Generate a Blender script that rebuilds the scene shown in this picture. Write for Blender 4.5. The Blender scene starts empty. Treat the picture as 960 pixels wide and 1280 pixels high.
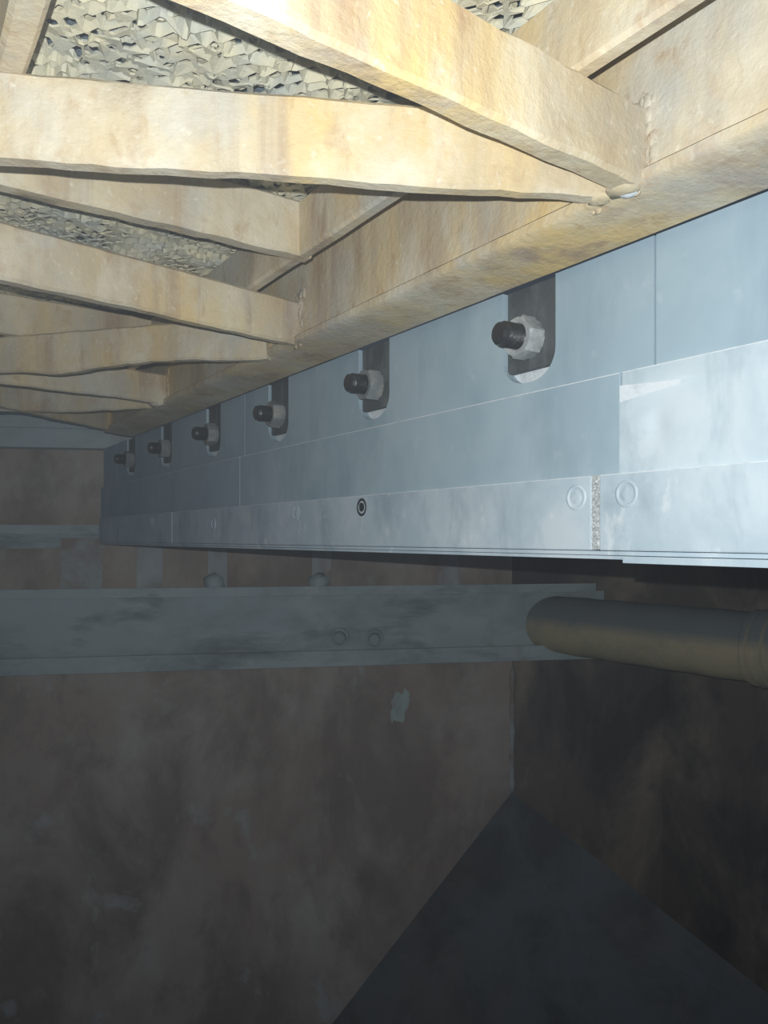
import bpy, bmesh, math, random
from mathutils import Vector, noise

random.seed(7)
scene = bpy.context.scene
col = scene.collection

# ------------------------------------------------------------------ camera
F = 961.0                      # focal length in pixels of the 960x1280 frame
HOR = 672.0                    # image row of the horizon (level camera, shifted lens)
YAW = math.atan2(637.0, F)     # angle between the view axis and the seal line (+Y)
S, C = math.sin(YAW), math.cos(YAW)
CZ = 2.5                       # camera height
CAM = Vector((0, 0, CZ))
cd = bpy.data.cameras.new('camera')
cd.sensor_fit = 'AUTO'; cd.sensor_width = 36.0
cd.lens = F / 1280.0 * 36.0
cd.shift_y = (HOR - 640.0) / 1280.0
cd.clip_start = 0.01
cam = bpy.data.objects.new('camera', cd); col.objects.link(cam)
cam.location = CAM
cam.rotation_euler = (math.radians(90), 0, -YAW)
scene.camera = cam

# ------------------------------------------------------------------ world and light
world = bpy.data.worlds.new('world'); scene.world = world
world.use_nodes = True
bg = world.node_tree.nodes['Background']
bg.inputs[0].default_value = (0.55, 0.72, 1.0, 1)
bg.inputs[1].default_value = 0.04

# the phone's flash: sits just up and left of the lens
fl = bpy.data.lights.new('phone_flash', 'SPOT')
fl.energy = 28.0; fl.color = (0.93, 0.98, 1.0)
fl.spot_size = math.radians(150); fl.spot_blend = 1.0
fl.shadow_soft_size = 0.002
flo = bpy.data.objects.new('phone_flash', fl); col.objects.link(flo)
flo.location = CAM + Vector((C, -S, 0)) * -0.015 + Vector((0, 0, 0.024))
flo.rotation_euler = (math.radians(90 + 13), 0, -YAW)

scene.view_settings.view_transform = 'Standard'
scene.view_settings.look = 'None'
scene.view_settings.exposure = 0.0
scene.view_settings.gamma = 1.0
scene.view_settings.use_curve_mapping = False

# ------------------------------------------------------------------ photo -> place
def c2w(lat, Z, z):                      # camera-frame right / forward / height -> world
    return Vector((C * lat + S * Z, -S * lat + C * Z, CZ + z))
def px_z(x, y, z):                       # pixel on a horizontal level z (relative to the lens)
    Z = z * F / (HOR - y)
    return c2w((x - 480) / F * Z, Z, z)
def col_y(x, X):                         # along-seal position of pixel column x on the plane X
    a = (x - 480) / F
    Z = X / (C * a + S)
    return Z * (-S * a + C), Z
def px_X(x, y, X):                       # pixel on the vertical plane X
    Y, Z = col_y(x, X)
    return Vector((X, Y, CZ + (HOR - y) * Z / F))

# ------------------------------------------------------------------ materials
def new_mat(name):
    m = bpy.data.materials.new(name); m.use_nodes = True
    nt = m.node_tree
    return m, nt, nt.nodes['Principled BSDF']
def nz(nt, scale, detail=6, rough=0.6, stretch=(1, 1, 1), dist=0.0, off=(0, 0, 0)):
    g = nt.nodes.new('ShaderNodeNewGeometry')
    mp = nt.nodes.new('ShaderNodeMapping')
    mp.inputs['Scale'].default_value = stretch
    mp.inputs['Location'].default_value = off
    nt.links.new(g.outputs['Position'], mp.inputs['Vector'])
    t = nt.nodes.new('ShaderNodeTexNoise')
    t.inputs['Scale'].default_value = scale; t.inputs['Detail'].default_value = detail
    t.inputs['Roughness'].default_value = rough; t.inputs['Distortion'].default_value = dist
    nt.links.new(mp.outputs[0], t.inputs['Vector'])
    return t.outputs['Fac']
def ramp(nt, fac, stops):
    r = nt.nodes.new('ShaderNodeValToRGB')
    el = r.color_ramp.elements
    while len(el) < len(stops): el.new(0.5)
    for e, (p, c) in zip(el, stops):
        e.position = p
        e.color = (c, c, c, 1) if isinstance(c, (int, float)) else (*c, 1)
    nt.links.new(fac, r.inputs[0]); return r.outputs[0]
def mix(nt, fac, a, b, mode='MIX'):
    m = nt.nodes.new('ShaderNodeMix'); m.data_type = 'RGBA'; m.blend_type = mode
    for sock, v in ((m.inputs[0], fac), (m.inputs[6], a), (m.inputs[7], b)):
        if hasattr(v, 'links'): nt.links.new(v, sock)
        elif isinstance(v, (int, float)): sock.default_value = v
        else: sock.default_value = (*v, 1)
    return m.outputs[2]
def bump(nt, bsdf, fac, strength, dist=0.002):
    b = nt.nodes.new('ShaderNodeBump'); b.inputs['Strength'].default_value = strength
    b.inputs['Distance'].default_value = dist
    nt.links.new(fac, b.inputs['Height']); nt.links.new(b.outputs[0], bsdf.inputs['Normal'])

def layered(name, base, stains, rough=0.75, bscale=180, bstr=0.35, bdist=0.002, metallic=0.0, spec=0.3):
    """stains: (colour, scale, lo, hi, stretch, offset, amount)"""
    m, nt, p = new_mat(name)
    c = None
    for (colr, sc, lo, hi, st, off, amt) in stains:
        f = ramp(nt, nz(nt, sc, 7, 0.62, st, 0.3, off), [(lo, 0.0), (hi, amt)])
        c = mix(nt, f, base if c is None else c, colr)
    nt.links.new(c, p.inputs['Base Color'])
    p.inputs['Roughness'].default_value = rough
    p.inputs['Metallic'].default_value = metallic
    p.inputs['Specular IOR Level'].default_value = spec
    bump(nt, p, nz(nt, bscale, 5, 0.65), bstr, bdist)
    return m

M = {}
M['rust'] = layered('rusty_dusty_steel', (0.68, 0.56, 0.35), [
    ((0.50, 0.40, 0.27), 7, 0.40, 0.62, (1, 1, 0.35), (0, 0, 0), 0.85),
    ((0.78, 0.55, 0.22), 5, 0.48, 0.64, (1, 1, 0.35), (3, 1, 2), 0.8),
    ((0.40, 0.28, 0.19), 17, 0.52, 0.66, (1, 1, 0.06), (5, 2, 2), 0.8),
    ((0.76, 0.70, 0.56), 10, 0.47, 0.66, (1, 1, 0.6), (1, 7, 3), 0.8),
    ((0.50, 0.51, 0.48), 5, 0.50, 0.66, (1, 1, 0.7), (9, 3, 4), 0.7),
    ((0.46, 0.30, 0.16), 45, 0.57, 0.70, (1, 1, 0.6), (4, 9, 3), 0.5),
    ((0.84, 0.80, 0.68), 110, 0.60, 0.72, (1, 1, 1), (2, 2, 3), 0.45)],
    rough=0.9, bscale=120, bstr=0.7)
M['mesh'] = layered('dust_caked_mesh', (0.66, 0.61, 0.44), [
    ((0.42, 0.46, 0.44), 14, 0.45, 0.65, (1, 1, 1), (0, 0, 0), 0.7),
    ((0.80, 0.70, 0.46), 20, 0.5, 0.7, (1, 1, 1), (4, 0, 0), 0.7)],
    rough=0.95, bscale=300, bstr=0.4)
M['burden'] = layered('dusty_dark_burden', (0.22, 0.28, 0.33), [
    ((0.40, 0.40, 0.36), 60, 0.5, 0.7, (1, 1, 1), (0, 0, 0), 0.8)], rough=1.0, bscale=80, bstr=1, bdist=0.01)
M['paint'] = layered('blue_grey_painted_steel', (0.36, 0.47, 0.54), [
    ((0.45, 0.55, 0.60), 6, 0.42, 0.66, (1, 1, 1), (0, 0, 0), 0.8),
    ((0.27, 0.37, 0.44), 9, 0.50, 0.70, (1, 1, 0.4), (3, 3, 3), 0.75),
    ((0.60, 0.66, 0.69), 30, 0.62, 0.76, (1, 1, 0.7), (8, 1, 1), 0.5)],
    rough=0.55, bscale=60, bstr=0.12, spec=0.4)
M['paint_light'] = layered('pale_scuffed_steel', (0.47, 0.57, 0.635), [
    ((0.64, 0.71, 0.75), 9, 0.42, 0.64, (1, 1, 1), (0, 2, 0), 0.8),
    ((0.33, 0.42, 0.48), 12, 0.52, 0.68, (1, 1, 0.5), (3, 5, 3), 0.75),
    ((0.80, 0.84, 0.85), 40, 0.60, 0.72, (1, 1, 0.6), (8, 4, 1), 0.6),
    ((0.12, 0.14, 0.15), 60, 0.72, 0.76, (1, 1, 1), (2, 4, 9), 0.8)],
    rough=0.5, bscale=70, bstr=0.15, spec=0.45)
M['white'] = layered('bare_primer_lit_facet', (0.72, 0.76, 0.78), [
    ((0.5, 0.54, 0.56), 60, 0.5, 0.7, (1, 1, 1), (0, 0, 0), 0.7)], rough=0.5)
M['dark'] = layered('dark_scale_steel', (0.085, 0.095, 0.10), [
    ((0.16, 0.175, 0.18), 40, 0.45, 0.7, (1, 1, 0.3), (0, 0, 0), 0.9),
    ((0.05, 0.055, 0.06), 20, 0.5, 0.7, (1, 1, 1), (4, 0, 0), 0.8)], rough=0.6)
M['black'] = layered('black_oxide_thread', (0.018, 0.02, 0.024), [
    ((0.06, 0.065, 0.07), 90, 0.55, 0.75, (1, 1, 1), (0, 0, 0), 0.8)], rough=0.35, spec=0.6)
M['zinc'] = layered('dusty_zinc_nut', (0.40, 0.42, 0.43), [
    ((0.58, 0.60, 0.60), 60, 0.45, 0.65, (1, 1, 1), (0, 0, 0), 0.9),
    ((0.20, 0.21, 0.22), 90, 0.55, 0.7, (1, 1, 1), (3, 0, 0), 0.9)], rough=0.5, metallic=0.2)
M['weld'] = layered('sparkling_weld', (0.50, 0.53, 0.53), [
    ((0.85, 0.86, 0.84), 300, 0.5, 0.62, (1, 1, 1), (0, 0, 0), 0.9),
    ((0.20, 0.21, 0.2), 200, 0.55, 0.66, (1, 1, 1), (6, 0, 0), 0.8)], rough=0.35, bscale=400, bstr=1.0)
M['wall'] = layered('brown_stained_wall', (0.46, 0.375, 0.32), [
    ((0.58, 0.53, 0.475), 2.6, 0.46, 0.66, (1, 1, 0.9), (0, 0.3, 0), 0.8),
    ((0.29, 0.23, 0.195), 2.4, 0.46, 0.60, (1, 1, 0.6), (3, 1, 0), 0.85),
    ((0.52, 0.58, 0.56), 6.0, 0.60, 0.68, (1, 1, 0.8), (7, 2, 5), 0.6),
    ((0.24, 0.185, 0.165), 8.0, 0.54, 0.70, (1, 1, 0.8), (2, 8, 1), 0.5)],
    rough=0.9, bscale=40, bstr=0.4, bdist=0.004)
M['wall_dark'] = layered('dark_brown_wall', (0.20, 0.165, 0.145), [  # darker brown side wall with near-black mottling
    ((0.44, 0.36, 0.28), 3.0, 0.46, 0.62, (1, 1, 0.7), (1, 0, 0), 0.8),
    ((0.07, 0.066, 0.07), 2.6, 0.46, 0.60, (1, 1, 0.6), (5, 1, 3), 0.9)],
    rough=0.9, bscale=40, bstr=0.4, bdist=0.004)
M['teal'] = layered('pale_teal_crust', (0.50, 0.62, 0.58), [
    ((0.42, 0.40, 0.36), 25, 0.42, 0.60, (1, 1, 1), (0, 0, 0), 0.85)], rough=0.9)
M['stiff'] = layered('dusty_stained_steel', (0.42, 0.46, 0.46), [
    ((0.34, 0.25, 0.21), 7, 0.44, 0.60, (1, 1, 1), (0, 2, 0), 0.9),
    ((0.55, 0.60, 0.60), 9, 0.5, 0.68, (1, 1, 0.5), (5, 2, 0), 0.7)], rough=0.9, bscale=50, bstr=0.5)
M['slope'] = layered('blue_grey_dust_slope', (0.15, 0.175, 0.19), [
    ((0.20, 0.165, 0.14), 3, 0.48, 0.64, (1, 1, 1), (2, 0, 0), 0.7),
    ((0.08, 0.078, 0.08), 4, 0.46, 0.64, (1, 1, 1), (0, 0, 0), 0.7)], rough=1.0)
M['dustbeam'] = layered('grey_dust_coated_steel', (0.48, 0.57, 0.58), [
    ((0.34, 0.41, 0.41), 2.5, 0.42, 0.62, (1, 1, 2.0), (0, 0, 0), 0.9),
    ((0.62, 0.68, 0.68), 6, 0.46, 0.68, (1, 1, 1.5), (3, 3, 0), 0.7),
    ((0.17, 0.20, 0.21), 4, 0.52, 0.66, (0.6, 0.6, 2.0), (6, 1, 2), 0.8),
    ((0.32, 0.24, 0.20), 4, 0.56, 0.70, (1, 1, 0.5), (1, 5, 2), 0.7)],
    rough=0.85, bscale=60, bstr=0.4, bdist=0.003)
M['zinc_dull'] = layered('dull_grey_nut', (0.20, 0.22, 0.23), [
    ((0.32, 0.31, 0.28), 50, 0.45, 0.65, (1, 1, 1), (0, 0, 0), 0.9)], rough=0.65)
M['pipe'] = layered('ochre_rusty_pipe', (0.60, 0.51, 0.32), [
    ((0.34, 0.33, 0.26), 5, 0.45, 0.7, (1, 1, 1), (0, 0, 0), 0.9),
    ((0.26, 0.30, 0.31), 4, 0.55, 0.7, (1, 1, 1), (4, 4, 0), 0.7)], rough=0.85)
# darker blue-grey where the pipe's surface faces up
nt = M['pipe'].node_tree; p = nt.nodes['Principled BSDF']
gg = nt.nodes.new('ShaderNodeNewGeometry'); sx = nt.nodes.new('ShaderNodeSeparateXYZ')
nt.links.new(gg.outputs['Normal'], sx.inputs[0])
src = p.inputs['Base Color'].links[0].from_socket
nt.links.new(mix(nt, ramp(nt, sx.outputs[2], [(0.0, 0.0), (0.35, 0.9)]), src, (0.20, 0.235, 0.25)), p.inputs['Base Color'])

# ------------------------------------------------------------------ object helpers
def tag(o, label=None, cat=None, group=None, kind=None):
    if label: o['label'] = label
    if cat: o['category'] = cat
    if group: o['group'] = group
    if kind: o['kind'] = kind
    return o
def wloc(o):
    v = Vector(o.location)
    while o.parent: o = o.parent; v = v + Vector(o.location)
    return v
def empty(name, loc):
    o = bpy.data.objects.new(name, None); col.objects.link(o)
    o.location = loc; o.empty_display_size = 0.05
    return o
def obj(name, bm, mat, parent=None, smooth=False, sharp=None):
    """link a bmesh given in world coordinates as one mesh object, origin at the middle of its base"""
    bmesh.ops.recalc_face_normals(bm, faces=bm.faces[:])
    xs = [v.co for v in bm.verts]
    o0 = Vector(((min(v.x for v in xs) + max(v.x for v in xs)) / 2,
                 (min(v.y for v in xs) + max(v.y for v in xs)) / 2, min(v.z for v in xs)))
    for v in bm.verts: v.co -= o0
    me = bpy.data.meshes.new(name); bm.to_mesh(me); bm.free()
    me.materials.append(M[mat])
    if smooth:
        for p in me.polygons: p.use_smooth = True
        if sharp: me.set_sharp_from_angle(angle=math.radians(sharp))
    o = bpy.data.objects.new(name, me); col.objects.link(o)
    if parent:
        o.parent = parent; o.location = o0 - wloc(parent)
    else: o.location = o0
    return o
def BM(): return bmesh.new()
def hexa(bm, p):                         # 8 corners: bottom ring, top ring
    v = [bm.verts.new(q) for q in p]
    for f in ((0, 3, 2, 1), (4, 5, 6, 7), (0, 1, 5, 4), (1, 2, 6, 5), (2, 3, 7, 6), (3, 0, 4, 7)):
        bm.faces.new([v[i] for i in f])
    return v
def box(bm, x0, x1, y0, y1, z0, z1, bev=0.0):
    """z relative to the lens"""
    z0 += CZ; z1 += CZ
    v = hexa(bm, [(x0, y0, z0), (x1, y0, z0), (x1, y1, z0), (x0, y1, z0),
                  (x0, y0, z1), (x1, y0, z1), (x1, y1, z1), (x0, y1, z1)])
    if bev:
        es = list({e for q in v for e in q.link_edges})
        bmesh.ops.bevel(bm, geom=es, offset=bev, segments=2, affect='EDGES', profile=0.6)
def extrude_poly(bm, pts, vec):
    a = [bm.verts.new(p) for p in pts]; b = [bm.verts.new(Vector(p) + Vector(vec)) for p in pts]
    n = len(pts)
    bm.faces.new(a); bm.faces.new(b[::-1])
    for i in range(n): bm.faces.new((a[i], a[(i + 1) % n], b[(i + 1) % n], b[i]))
def lathe(bm, origin, axis, prof, seg=24, cap=True):
    """rings (along, radius) about an axis"""
    ax = Vector(axis).normalized()
    u = ax.orthogonal().normalized(); w = ax.cross(u)
    rings = []
    for (t, r) in prof:
        c = Vector(origin) + ax * t
        rings.append([bm.verts.new(c + (u * math.cos(2 * math.pi * k / seg) + w * math.sin(2 * math.pi * k / seg)) * r)
                      for k in range(seg)])
    for a, b in zip(rings, rings[1:]):
        for k in range(seg): bm.faces.new((a[k], a[(k + 1) % seg], b[(k + 1) % seg], b[k]))
    if cap:
        bm.faces.new(rings[0][::-1]); bm.faces.new(rings[-1])
def rib(bm, p0, p1, thick, z0, z1, side, wav=0.0025, n=40, seed=0.0, prof=None):
    """a rough plate rib: p0-p1 (world xy) is its edge line, the plate lies thick to the given side"""
    a, b = Vector((p0[0], p0[1])), Vector((p1[0], p1[1]))
    d = (b - a).normalized(); nrm = Vector((-d.y, d.x)) * side
    e = 0.0035
    prof = prof or [(0, z0 + e), (e, z0), (thick - e, z0), (thick, z0 + e),
            (thick, (z0 + z1) / 2), (thick, z1 - e), (thick - e, z1), (e, z1), (0, z1 - e), (0, (z0 + z1) / 2)]
    rings = []
    for i in range(n + 1):
        c = a.lerp(b, i / n)
        dz = (noise.noise(Vector((c.x * 9 + seed, c.y * 9, seed))) * 1.3 +
              noise.noise(Vector((c.x * 28 + seed, c.y * 28, 3.1 + seed))) * 0.5) * wav
        r = []
        for k, (o, z) in enumerate(prof):
            q = c + nrm * o
            zz = z + (dz if z < (z0 + z1) / 2 - 1e-6 else 0)
            j = noise.noise(Vector((q.x * 35, q.y * 35, z * 35 + seed))) * 0.0012
            r.append(bm.verts.new((q.x + nrm.x * j, q.y + nrm.y * j, CZ + zz + j)))
        rings.append(r)
    m = len(prof)
    for A, B in zip(rings, rings[1:]):
        for k in range(m): bm.faces.new((A[k], A[(k + 1) % m], B[(k + 1) % m], B[k]))
    bm.faces.new(rings[0]); bm.faces.new(rings[-1][::-1])
def blob(bm, c, r, seed=0, sq=(1, 1, 1), amp=0.35, sub=2):
    res = bmesh.ops.create_icosphere(bm, subdivisions=sub, radius=1.0)
    for v in res['verts']:
        k = 1 + amp * noise.noise(v.co * 1.7 + Vector((seed, seed * 2, 0)))
        v.co = Vector(c) + Vector((v.co.x * sq[0], v.co.y * sq[1], v.co.z * sq[2])) * r * k

# levels relative to the lens
ZB, ZT = 0.2817, 0.345          # lower lattice: bottom, top
ZU = 0.412                      # upper bars: top, where the mesh lies
XG, XS = 0.507, 0.600           # girder lip, seal plate face
YEND = 2.50

# ------------------------------------------------------------------ setting: chamber walls
def wa(x, back=0.0):            # back wall line: camera-frame (lat, Z) at pixel column x
    # line through (lat -1.199, Z 2.40) and (0.448, 2.69)
    a = (x - 480) / F
    k = (2.69 - 2.40) / (0.448 + 1.199)
    Z = (2.40 + 1.199 * k + back) / (1 - k * a)
    return a * Z, Z
def wap(x, y, back=0.0):
    lat, Z = wa(x, back)
    return c2w(lat, Z, (HOR - y) * Z / F)
def waz(x, z, back=0.0):
    lat, Z = wa(x, back)
    return c2w(lat, Z, z)
BK = 0.07
P = wap(640, 990, BK)                               # foot of the corner between back and side wall
Q = wap(415, 1280, BK); Q2 = P + (Q - P) * 2.2
XF_ = 828                                            # fold of the side wall
def wb(x):                                           # side wall: flat to the fold, then nearer to the right
    lat0, Z0 = wa(640, BK)
    latf, Zf = (XF_ - 480) / F * 2.80, 2.80
    a = (x - 480) / F
    if x <= XF_: k, l0, z0 = (Zf - Z0) / (latf - lat0), lat0, Z0
    else: k, l0, z0 = (2.42 - Zf) / ((960 - 480) / F * 2.42 - latf), latf, Zf
    Z = (z0 - l0 * k) / (1 - a * k)
    return a * Z, Z
def wbp(x, y):
    lat, Z = wb(x); return c2w(lat, Z, (HOR - y) * Z / F)
def wbz(x, z):
    lat, Z = wb(x); return c2w(lat, Z, z)
R = c2w((900 - 480) / F * 2.35, 2.35, (HOR - 1195) * 2.35 / F); R2 = P + (R - P) * 3.0
nA = (wap(0, 672, 1) - wap(0, 672, 0)).normalized(); 
TOPZ = 0.62
bm = BM()
extrude_poly(bm, [waz(-700, TOPZ, BK), waz(640, TOPZ, BK), P, Q2, Vector((*waz(-700, 0, BK).xy, Q2.z))], c2w(0, 0.03, 0) - CAM)
tag(obj('wall_back', bm, 'wall'), kind='structure')
bm = BM()
zlow = Q2.z - CZ
for (xa, xb) in ((640, XF_), (XF_, 1300)):
    a0, b0 = wbz(xa, zlow), wbz(xb, zlow); up = Vector((0, 0, TOPZ - zlow))
    extrude_poly(bm, [a0, b0, b0 + up, a0 + up], c2w(0.01, 0.03, 0) - CAM)
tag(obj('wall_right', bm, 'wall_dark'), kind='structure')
bm = BM()
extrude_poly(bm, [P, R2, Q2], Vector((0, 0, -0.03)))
tag(obj('floor', bm, 'slope'), kind='structure')

bm = BM()
zt_, zb_ = (HOR - 835) * 2.74 / F, P.z - CZ
rings = [(z_, 0.010 + 0.003 * math.sin(z_ * 70)) for z_ in [zb_ + (zt_ - zb_) * i / 14 for i in range(15)]]
c0 = waz(640, 0, BK); lathe(bm, Vector((c0.x, c0.y, CZ)), (0, 0, 1), rings, 8)
tag(obj('trim_1', bm, 'stiff', None, True), kind='structure')
bm = BM(); rn = random.Random(5); pts = []
for i in range(22):
    a_ = 2 * math.pi * i / 22; k_ = 0.7 + 0.5 * rn.random()
    pts.append(wap(499 + 11 * k_ * math.cos(a_) + 5 * math.sin(a_), 884 - 22 * k_ * math.sin(a_), BK - 0.0005))
extrude_poly(bm, pts, (c2w(0, 0.004, 0) - CAM) * -1)
tag(obj('dust_patch', bm, 'teal'), 'pale teal crust patch on the brown back wall below the channel beam', 'patch')

# ------------------------------------------------------------------ back wall fittings
def wall_box(bm, x0, x1, z0, z1, b0, b1):            # box on the back wall between pixel columns
    hexa(bm, [waz(x0, z0, b0), waz(x1, z0, b0), waz(x1, z0, b1), waz(x0, z0, b1),
              waz(x0, z1, b0), waz(x1, z1, b0), waz(x1, z1, b1), waz(x0, z1, b1)])
ZT2, ZB2 = -0.180, -0.4316
t = empty('channel_beam', waz(300, ZB2, 0.03))
tag(t, 'grey dust-coated steel channel beam running along the back wall below the seal', 'beam')
bm = BM(); wall_box(bm, -600, 755, ZB2 + 0.02, ZT2 - 0.012, 0.030, BK - 0.001); obj('web', bm, 'dustbeam', t)
bm = BM(); wall_box(bm, -600, 745, ZT2 - 0.012, ZT2 + 0.004, -0.012, BK - 0.001); wall_box(bm, -600, 745, ZT2 - 0.012, ZT2 + 0.018, -0.020, -0.012); obj('flange', bm, 'dustbeam', t)
bm = BM(); wall_box(bm, -600, 768, ZB2, ZB2 + 0.020, -0.004, BK - 0.001)
wall_box(bm, -600, 768, ZB2 + 0.020, ZB2 + 0.052, -0.004, 0.012); obj('flange', bm, 'dustbeam', t)
for (x, y) in ((425, 796), (468, 798)):
    bm = BM(); p = wap(x, y, 0.03)
    n = (c2w(0, 1, 0) - CAM) * -1
    lathe(bm, p, n, [(0, 0.032), (0.012, 0.031), (0.016, 0.022), (0.045, 0.021), (0.05, 0.016)], 12)
    tag(obj('bolt_stub', bm, 'dustbeam', t), 'dust-covered bolt stub')

# ledge, rail and stiffeners higher on the same wall
bm = BM(); wall_box(bm, -600, 130, 0.012, 0.040, 0.015, BK - 0.001); wall_box(bm, -600, 130, -0.035, 0.012, 0.05, BK - 0.001)
tag(obj('wall_ledge', bm, 'dustbeam'), 'narrow grey dusty ledge on the brown back wall at left', 'ledge')
bm = BM(); wall_box(bm, -600, 760, 0.285, 0.425, 0.005, BK - 0.001); wall_box(bm, -600, 760, 0.345, 0.358, -0.01, 0.006)
tag(obj('wall_rail', bm, 'dustbeam'), 'bluish grey dusty rail along the back wall under the far lattice end', 'rail')
for x, w, lab in ((102, 26, 'left of the seal end'), (187, 16, 'nearest the seal end, below it'), (272, 12, 'with the left dust lump'),
                  (402, 12, 'with the right dust lump'), (560, 14, 'right of the beam bolt stubs')):
    t = empty('wall_stiffener', waz(x, ZT2 + 0.004, 0.02))
    tag(t, 'upright grey dusty stiffener on the back wall, ' + lab, 'stiffener', 'upright stiffeners on the back wall')
    bm = BM()
    hexa(bm, [waz(x - w, ZT2 + .005, .02), waz(x + w, ZT2 + .005, .02), waz(x + w, ZT2 + .005, BK - .001), waz(x - w, ZT2 + .005, BK - .001),
              waz(x - w, 0.01, .052), waz(x + w, 0.01, .052), waz(x + w, 0.01, BK - .001), waz(x - w, 0.01, BK - .001)])
    obj('plate', bm, 'stiff', t)
    if x in (272, 402):
        bm = BM(); blob(bm, waz(x - 4, ZT2 + 0.03, 0.012), 0.045, x, (0.8, 0.8, 0.7)); obj('dust_lump', bm, 'dustbeam', t, True)

# ------------------------------------------------------------------ rusty pipe leaving the beam to the right
def cpt(x, y, Z): return c2w((x - 480) / F * Z, Z, (HOR - y) * Z / F)
pa, pb = cpt(668, 777, 2.83), cpt(945, 809, 2.19)
ax = (pb - pa); L = ax.length; axn = ax.normalized()
t = empty('duct_pipe', pa); tag(t, 'ochre rusty round pipe beyond the right end of the channel beam', 'pipe')
bm = BM()
prof = []
for i in range(41):
    s = i / 40; prof.append((s * L * 2.2, 0.101 + 0.0015 * math.sin(i * 1.7)))
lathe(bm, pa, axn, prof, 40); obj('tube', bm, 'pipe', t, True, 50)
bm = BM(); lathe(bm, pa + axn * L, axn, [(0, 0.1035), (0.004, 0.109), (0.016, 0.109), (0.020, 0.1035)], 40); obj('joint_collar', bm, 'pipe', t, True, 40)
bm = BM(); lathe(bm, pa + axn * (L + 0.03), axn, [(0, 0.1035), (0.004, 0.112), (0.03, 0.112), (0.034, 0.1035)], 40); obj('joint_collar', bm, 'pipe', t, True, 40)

# ------------------------------------------------------------------ the lattice overhead
grate = empty('grate_lattice', Vector((0.3, 1.0, CZ + ZB)))
tag(grate, 'rust-yellow welded steel lattice overhead with dust-caked expanded mesh', 'grate')
# side girder: web and bottom flange
bm = BM(); rib(bm, (0.516, -0.5), (0.516, 2.12), 0.02, ZB + 0.008, 0.50, -1, 0.0, 60, 1.0)
g = obj('side_girder', bm, 'rust', grate, True, 40)
bm = BM(); rib(bm, (XG, -0.5), (XG, 2.12), 0.053, 0.255, 0.3, -1, 0.0, 160, 2.0,
    [(0, ZB + 0.002), (0.003, ZB), (0.020, ZB - 0.0020), (0.040, ZB - 0.0040), (0.060, ZB - 0.0060), (0.075, ZB - 0.0074), (0.078, ZB - 0.0075), (0.080, ZB - 0.005), (0.05, ZB + 0.006), (0.009, ZB + 0.016), (0.0, ZB + 0.010)])
obj('bottom_flange', bm, 'rust', g, True, 40)
# lower cross ribs and diagonals: edge lines read on the level of their underside
lower = []
def low(name, a, b, th, wav, seed, ext=-0.45, zb=ZB):
    a, b = Vector(a), Vector(b)                     # from the left to the girder
    d = (a - b).normalized()
    a2 = b + d * ((b.x - ext) / -d.x if d.x < -1e-6 else 1)
    bm = BM(); rib(bm, a2, (b.x + 0.0, b.y), th, zb, ZT, -1, wav, 60, seed)
    obj(name, bm, 'rust', grate, True, 40)
low('cross_rib', (0.125, 0.4006), (0.512, 0.4200), 0.024, 0.0012, 3.0)
low('diagonal_rib', (0.0794, 0.6473), (0.512, 0.4450), 0.019, 0.0018, 4.0)
low('cross_rib', (0.116, 0.9475), (0.520, 1.025), 0.020, 0.0015, 5.0)
low('diagonal_rib', (0.183, 1.4865), (0.520, 1.105), 0.019, 0.0055, 6.0, ext=-0.10)
low('cross_rib', (0.116, 1.555), (0.515, 1.63), 0.020, 0.0025, 7.0)
low('diagonal_rib', (0.183, 1.98), (0.515, 1.70), 0.019, 0.0045, 8.0, ext=0.0)
low('cross_rib', (0.2248, 1.86), (0.515, 2.10), 0.020, 0.0025, 9.0, ext=-0.2)
# upper bars
for x0 in (0.0730, 0.4310):
    bm = BM(); rib(bm, (x0, -0.5), (x0, 2.1), 0.022 if x0 < .2 else 0.018, ZT, ZU, -1 if x0 > .2 else -1, 0.0010, 60, 10 + x0)
    obj('lengthwise_bar', bm, 'rust', grate, True, 40)
for k, y0 in enumerate((0.262, 0.862, 1.462, 2.062)):
    bm = BM(); rib(bm, (-0.45, y0 - 0.02), (0.449, y0), 0.024, ZT, ZU, -1, 0.0010, 50, 20 + k)
    obj('cross_bar', bm, 'rust', grate, True, 40)
# weld lumps at the joints
for k, (x, y, r) in enumerate(((780, 238, 0.014), (752, 252, 0.010), (388, 437, 0.016), (372, 446, 0.014), (196, 506, 0.016))):
    bm = BM(); p = px_z(x, y, ZB); 
    blob(bm, p + Vector((0, 0, 0.003)), r, k, (1.0, 1.2, 0.45)); obj('weld_lump', bm, 'rust', grate, True)
for k, (yy, zz) in enumerate(((0.398, 0.312), (0.448, 0.31), (1.003, 0.312), (1.11, 0.31), (1.61, 0.312))):
    bm = BM()
    rn = random.Random(40 + k)
    for q in range(46):
        h = rn.random()
        blob(bm, (0.5170, yy + rn.gauss(0, 0.006), CZ + 0.286 + h * 0.066), rn.uniform(0.003, 0.0062), q + k, (0.55, 1.0, 1.7), 0.5, 2)
    obj('weld_lump', bm, 'rust', grate, True)
bm = BM(); blob(bm, px_z(786, 240, ZB) + Vector((0, 0, -0.001)), 0.0062, 9, (1, 1.3, 0.5), 0.2)
tag(obj('weld_lump', bm, 'white', grate, True), 'bright white weld blob at the nearest joint')

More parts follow.
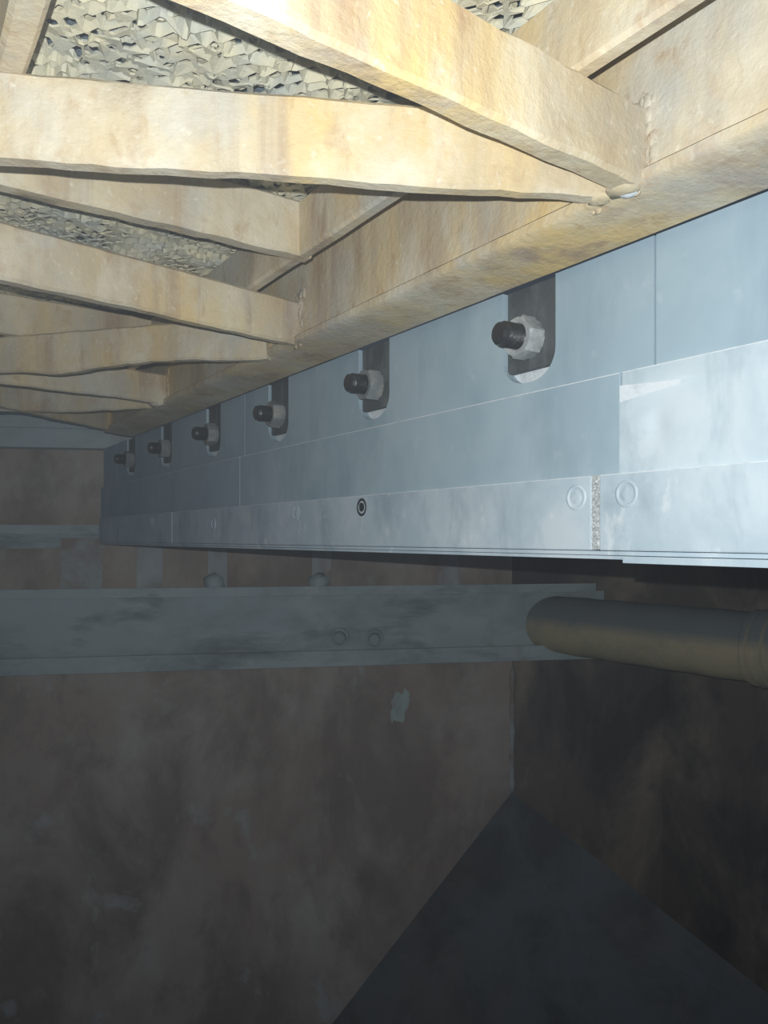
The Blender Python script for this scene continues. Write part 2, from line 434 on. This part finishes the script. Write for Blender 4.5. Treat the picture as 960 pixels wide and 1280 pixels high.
# expanded mesh: tilted zigzag strands, thousands of openings
def strands(x0, x1, y0, y1, z, px, py, w, th, tilt, seed):
    V, Fc = [], []
    rnd = random.Random(seed)
    nx = int((x1 - x0) / (px / 2)); ny = int((y1 - y0) / py)
    for j in range(ny):
        base = len(V); st = 0
        tl = tilt + rnd.uniform(-0.12, 0.12)
        for i in range(nx + 1):
            s = 1 if (i + j) % 2 else -1
            jy, jw, jt, jx = rnd.gauss(0, 0.14), rnd.uniform(0.62, 1.2), rnd.gauss(0, 0.22), rnd.gauss(0, 0.16)
            for e in (-0.16, 0.16):
                X = x0 + (i + e + jx) * px / 2
                wob = noise.noise(Vector((X * 14, (y0 + j * py) * 14, seed)))
                Y = y0 + j * py + s * py * 0.5 + (wob * 0.95 + jy) * py
                ww = w * (1 + 0.45 * noise.noise(Vector((X * 45, (y0 + j * py) * 45, seed + 5)))) / 2 * jw
                Zc = z + 0.002 * noise.noise(Vector((X * 20, Y * 20, seed + 9)))
                t2 = tl + 1.1 * wob + jt
                ca, sa = math.cos(t2), math.sin(t2)
                for (u, v) in ((-ww, -th), (ww, -th), (ww, th), (-ww, th)):
                    V.append((X, Y + u * ca - v * sa, CZ + Zc + u * sa + v * ca))
                st += 1
        for k in range(st - 1):
            a = base + k * 4
            for q in range(4):
                Fc.append((a + q, a + (q + 1) % 4, a + 4 + (q + 1) % 4, a + 4 + q))
    return V, Fc
V, Fc = strands(-0.42, 0.515, 0.10, 2.1, ZU + 0.006, 0.024, 0.0120, 0.0120, 0.0010, -0.32, 1)
V2, F2 = strands(-0.42, 0.515, 0.10, 1.40, ZU + 0.020, 0.031, 0.0150, 0.0120, 0.0010, 0.35, 2)
n0 = len(V); V += V2; Fc += [tuple(i + n0 for i in f) for f in F2]
o0 = Vector((0.05, 1.1, CZ + ZU))
me = bpy.data.meshes.new('expanded_mesh'); me.from_pydata([tuple(Vector(v) - o0) for v in V], [], Fc); me.update()
me.materials.append(M['mesh'])
o = bpy.data.objects.new('expanded_mesh', me); col.objects.link(o); o.parent = grate; o.location = o0 - wloc(grate)
tag(o, 'dust-caked expanded metal mesh', kind='stuff')
# the load lying above the mesh
bm = BM(); box(bm, -0.60, 0.516, -0.5, 2.14, ZU + 0.05, ZU + 0.09)
tag(obj('ceiling', bm, 'burden'), kind='structure')

# ------------------------------------------------------------------ the seal: backing beam
bm = BM(); box(bm, 0.614, 0.70, -0.6, YEND, -0.006, 0.279)
tag(obj('seal_carrier', bm, 'paint_light'), 'grey steel carrier beam behind the bolted seal plates', 'beam')

# upper plates: three slots each, open to the top
bolt_y = [0.618 + 0.3145 * k for k in range(-3, 6)]
seam = [-0.395, 0.4515 + 0.0, 0.4515 + 0.9435, 0.4515 + 2 * 0.9435 - 0.02, YEND]
seam[1] = col_y(819, XS)[0]; seam[2] = col_y(306, XS)[0]; seam[3] = seam[2] + 0.945
seam[0] = seam[1] - 0.945
zslot, wsl, ztop = 0.171, 0.041, 0.279
XM = 0.5915
def zmid(x, y, X): return px_X(x, y, X).z - CZ
zm1 = zmid(770, 467, XM); zm0 = zmid(770, 592.5, XM); zbot = zm1 + 0.0003
def stud(parent, y, zc=0.219):
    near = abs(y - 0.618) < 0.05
    pl = None
    X0 = 0.6045
    bm = BM(); box(bm, X0, 0.6135, y - 0.0375, y + 0.0375, zc - 0.033, 0.2785, 0.0008)
    w = tag(obj('washer_plate', bm, 'dark', parent), 'dark rectangular clamping plate in the slot')
    bm = BM()
    prof = []
    n = 15; x = X0 - 0.0005
    prof.append((0.0, 0.0125))
    for i in range(n):                                # thread crests
        tpos = 0.003 + i * 0.0026
        prof += [(tpos, 0.0125), (tpos + 0.0012, 0.0138), (tpos + 0.0016, 0.0138)]
    prof += [(0.0430, 0.0125), (0.0470, 0.0118), (0.0485, 0.0095)]
    lathe(bm, (x, y, CZ + zc), (-1, 0, 0), prof, 24)
    tag(obj('threaded_stud', bm, 'black', parent, True, 30), 'black threaded stud end')
    bm = BM()                                          # hex nut, chamfered
    rot = 0.25 + y
    def ring(xp, r, k6):
        vs = []
        for k in range(24):
            a = 2 * math.pi * k / 24
            am = ((a) % (math.pi / 3)) - math.pi / 6
            rr = min(0.0205 / math.cos(am), r)
            vs.append(bm.verts.new((xp, y + rr * math.cos(a + rot), CZ + zc + rr * math.sin(a + rot))))
        return vs
    rs = [ring(X0, 0.0212, 0), ring(X0 - 0.0025, 0.0237, 0), ring(X0 - 0.0195, 0.0237, 0), ring(X0 - 0.0225, 0.0210, 0),
          ring(X0 - 0.0222, 0.0150, 0), ring(X0 - 0.0205, 0.0136, 0)]
    for A, B in zip(rs, rs[1:]):
        for k in range(24): bm.faces.new((A[k], A[(k + 1) % 24], B[(k + 1) % 24], B[k]))
    bm.faces.new(rs[0])
    bm.faces.new(rs[-1][::-1])
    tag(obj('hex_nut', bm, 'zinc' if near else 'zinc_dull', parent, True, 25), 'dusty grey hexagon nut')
names = ['nearest, at the right frame edge, past the right-hand seam', 'between the two visible seams, holding three large bolts',
         'beyond the second seam, with the far bolts', 'last at the dim far end']
for k in range(4):
    y0, y1 = seam[k] + 0.0012, seam[k + 1] - 0.0012
    if y1 - y0 < 0.05: continue
    t = empty('seal_plate', Vector((XS, (y0 + y1) / 2, CZ + zbot)))
    tag(t, 'blue-grey upper seal plate ' + names[k], 'plate', 'upper seal plates')
    by = [b for b in bolt_y if y0 + 0.05 < b < y1 - 0.05]
    pts = [(y0, zbot), (y1, zbot), (y1, ztop)]
    for b in by[::-1]:
        pts.append((b + wsl, ztop))
        rr = 0.036
        for i in range(9):
            a = math.pi / 2 * i / 8
            pts.append((b + wsl - rr + rr * math.cos(a), zslot + rr * 0.9 - rr * 0.9 * math.sin(a)))
        for i in range(9):
            a = math.pi / 2 * i / 8
            pts.append((b - wsl + rr - rr * math.sin(a), zslot + rr * 0.9 - rr * 0.9 * math.cos(a)))
        pts.append((b - wsl, ztop))
    pts.append((y0, ztop))
    bm = BM(); extrude_poly(bm, [(XS, y, CZ + z) for (y, z) in pts], (0.0125, 0, 0))
    obj('plate', bm, 'paint', t)
    for b in by:
        bm = BM(); box(bm, 0.6125, 0.6138, b - wsl - 0.01, b + wsl + 0.01, zslot - 0.012, ztop)
        tag(obj('slot_backing', bm, 'white', t), 'bright bare metal at the foot of the slot')
        stud(t, b)

# middle strips
ys = col_y(776, XM)[0]
mids = [(-0.60, ys - 0.0008, 'nearer pale middle strip with a bent raised end'), (ys + 0.0008, col_y(300, XM)[0], 'long grey middle strip below the three large bolts'),
        (col_y(300, XM)[0] + 0.0015, YEND, 'dim far middle strip under the far bolts')]
for k, (a, b, lab) in enumerate(mids):
    t = empty('middle_strip', Vector((XM, (a + b) / 2, CZ + zm0)))
    tag(t, lab, 'strip', 'middle seal strips')
    bm = BM(); box(bm, XM, 0.6138, a, b, zm0, zm1, 0.0012); obj('strip', bm, 'paint' if k else 'paint_light', t)
    bm = BM(); box(bm, XM - 0.0004, XM + 0.002, a + 0.001, b - 0.001, zm1 - 0.0008, zm1 + 0.0002); tag(obj('worn_edge', bm, 'white', t), 'pale worn top edge')
    if k == 0:                                        # bent overlap end: a wedge standing off the strip
        bm = BM(); nu, nv = 30, 18; grid = []
        for i in range(nu + 1):
            u = i / nu; row = []
            fold = 0.19 * (1 - u / 0.75) + 0.001 if u < 0.75 else 0.001
            for j in range(nv + 1):
                v = fold * j / 5 if j <= 5 else fold + (1 - fold) * (j - 5) / (nv - 5)
                crest = 0.007 * max(0.0, 1 - u / 0.75)
                base = 0.0075 * max(0.0, 1 - u) ** 1.5
                h = base * (1 - 0.4 * v) + (crest * (1 - v / fold) if v < fold else 0.0)
                h -= 0.0028 * math.exp(-((u - 0.36) / 0.10) ** 2 - ((v - 0.50) / 0.17) ** 2)
                X = XM - max(h, -0.0002) - 0.0003
                row.append(bm.verts.new(px_X(774.5 + 135 * u, 482 + 109.5 * v - (12 - 6 * v) * u * 1.2, X)))
            grid.append(row)
        for i in range(nu):
            for j in range(nv):
                f_ = bm.faces.new((grid[i][j], grid[i][j + 1], grid[i + 1][j + 1], grid[i + 1][j]))
                if j < 5 and i < nu * 0.55: f_.material_index = 1
        rim = [bm.verts.new((XM + 0.001, g_[0].co.y, g_[0].co.z)) for g_ in grid]
        for i in range(nu): bm.faces.new((grid[i][0], grid[i + 1][0], rim[i + 1], rim[i]))
        rim = [bm.verts.new((XM + 0.001, v.co.y, v.co.z)) for v in grid[0]]
        for j in range(nv): bm.faces.new((grid[0][j], rim[j], rim[j + 1], grid[0][j + 1]))
        ob = obj('bent_end', bm, 'paint_light', t, True, 12); ob.data.materials.append(M['white'])   # facet above the fold: its catch of the flash is put into the colour

# lower strips with countersunk screws
XL = 0.586
zl1 = zm0 - 0.0003; zl0 = zmid(745, 688, XL)
yw0, yw1 = col_y(749, XL)[0], col_y(739, XL)[0]
ysm = col_y(215, XL)[0]
def screw(parent, x, y, dark=False):
    p = px_X(x, y, XL)
    bm = BM()
    lathe(bm, (XL + 0.0005, p.y, p.z), (-1, 0, 0), [(0, 0.0135), (0.0009, 0.0128), (0.0016, 0.0112), (0.0012, 0.0100), (-0.0001, 0.0085), (0.0008, 0.0060), (0.0010, 0.003)], 24)
    for v in bm.verts:
        v.co.x += 0.0006 * noise.noise(v.co * 190)
    o = obj('countersunk_screw', bm, 'black' if dark else 'paint_light', parent, True, 50)
    if dark: tag(o, 'dark countersunk screw')
lows = [(-0.60, yw0, 'nearer pale lower strip right of the sparkling weld', [(783, 617)]),
        (yw1, ysm, 'long pale lower strip left of the sparkling weld', [(720, 622), (452, 634, True), (370, 641), (267, 655)]),
        (ysm + 0.002, YEND, 'dim far lower strip at the end of the seal', [(190, 652)])]
for k, (a, b, lab, sc) in enumerate(lows):
    t = empty('lower_strip', Vector((XL, (a + b) / 2, CZ + zl0)))
    tag(t, lab, 'strip', 'lower seal strips')
    bm = BM(); box(bm, XL, 0.6138, a, b, zl0, zl1, 0.0015); obj('strip', bm, 'paint_light', t)
    bm = BM(); box(bm, XL - 0.0004, XL + 0.002, a + 0.001, b - 0.001, zl1 - 0.0008, zl1 + 0.0001); tag(obj('worn_edge', bm, 'white', t), 'pale worn top edge')
    for s in sc: screw(t, *s)
    if k == 1:
        bm = BM()
        rnd = random.Random(3)
        box(bm, XL + 0.001, 0.606, yw0, yw1, zl0 + .001, zl1)
        for i in range(120):
            zz = zl0 + 0.004 + (zl1 - zl0 - 0.008) * rnd.random() ** 1.4
            blob(bm, (XL + 0.0012, rnd.uniform(yw0 + 0.001, yw1 - 0.001), CZ + zz), rnd.uniform(0.0008, 0.0022), i, sub=1)
        tag(obj('weld_seam', bm, 'weld', t), 'grainy sparkling weld seam')
# thin sealing lips under the strips
ylip = col_y(779, XL)[0]
for (a, b, xf, za, zb, lab) in ((-0.60, YEND, XL + 0.003, zl0 - 0.0045, zl0 - 0.0005, 'long thin upper lip along the bottom edge of the seal'),
                                (-0.60, ylip, XL - 0.001, zl0 - 0.0115, zl0 - 0.005, 'nearer thin lower lip under the seal, ending below the screw'),
                                (ylip + 0.001, YEND, XL + 0.006, zl0 - 0.0085, zl0 - 0.005, 'far thin lower lip under the seal')):
    bm = BM(); box(bm, xf, 0.68, a, b, za, zb, 0.0006)
    tag(obj('sealing_lip', bm, 'paint_light'), lab, 'lip', 'thin lips under the seal')

# ------------------------------------------------------------------ dust hanging in the chamber
m = bpy.data.materials.new('dust_haze'); m.use_nodes = True
nt = m.node_tree; nt.nodes.remove(nt.nodes['Principled BSDF'])
vs = nt.nodes.new('ShaderNodeVolumeScatter')
vs.inputs['Color'].default_value = (0.90, 0.95, 1.0, 1); vs.inputs['Density'].default_value = 0.0068
nt.links.new(vs.outputs[0], nt.nodes['Material Output'].inputs['Volume'])
M['haze'] = m
bm = BM(); box(bm, -4.0, 4.0, -1.5, 5.0, -2.4, 0.9)
tag(obj('dust_haze', bm, 'haze'), 'thin grey dust haze hanging in the dark chamber', 'haze', kind='stuff')
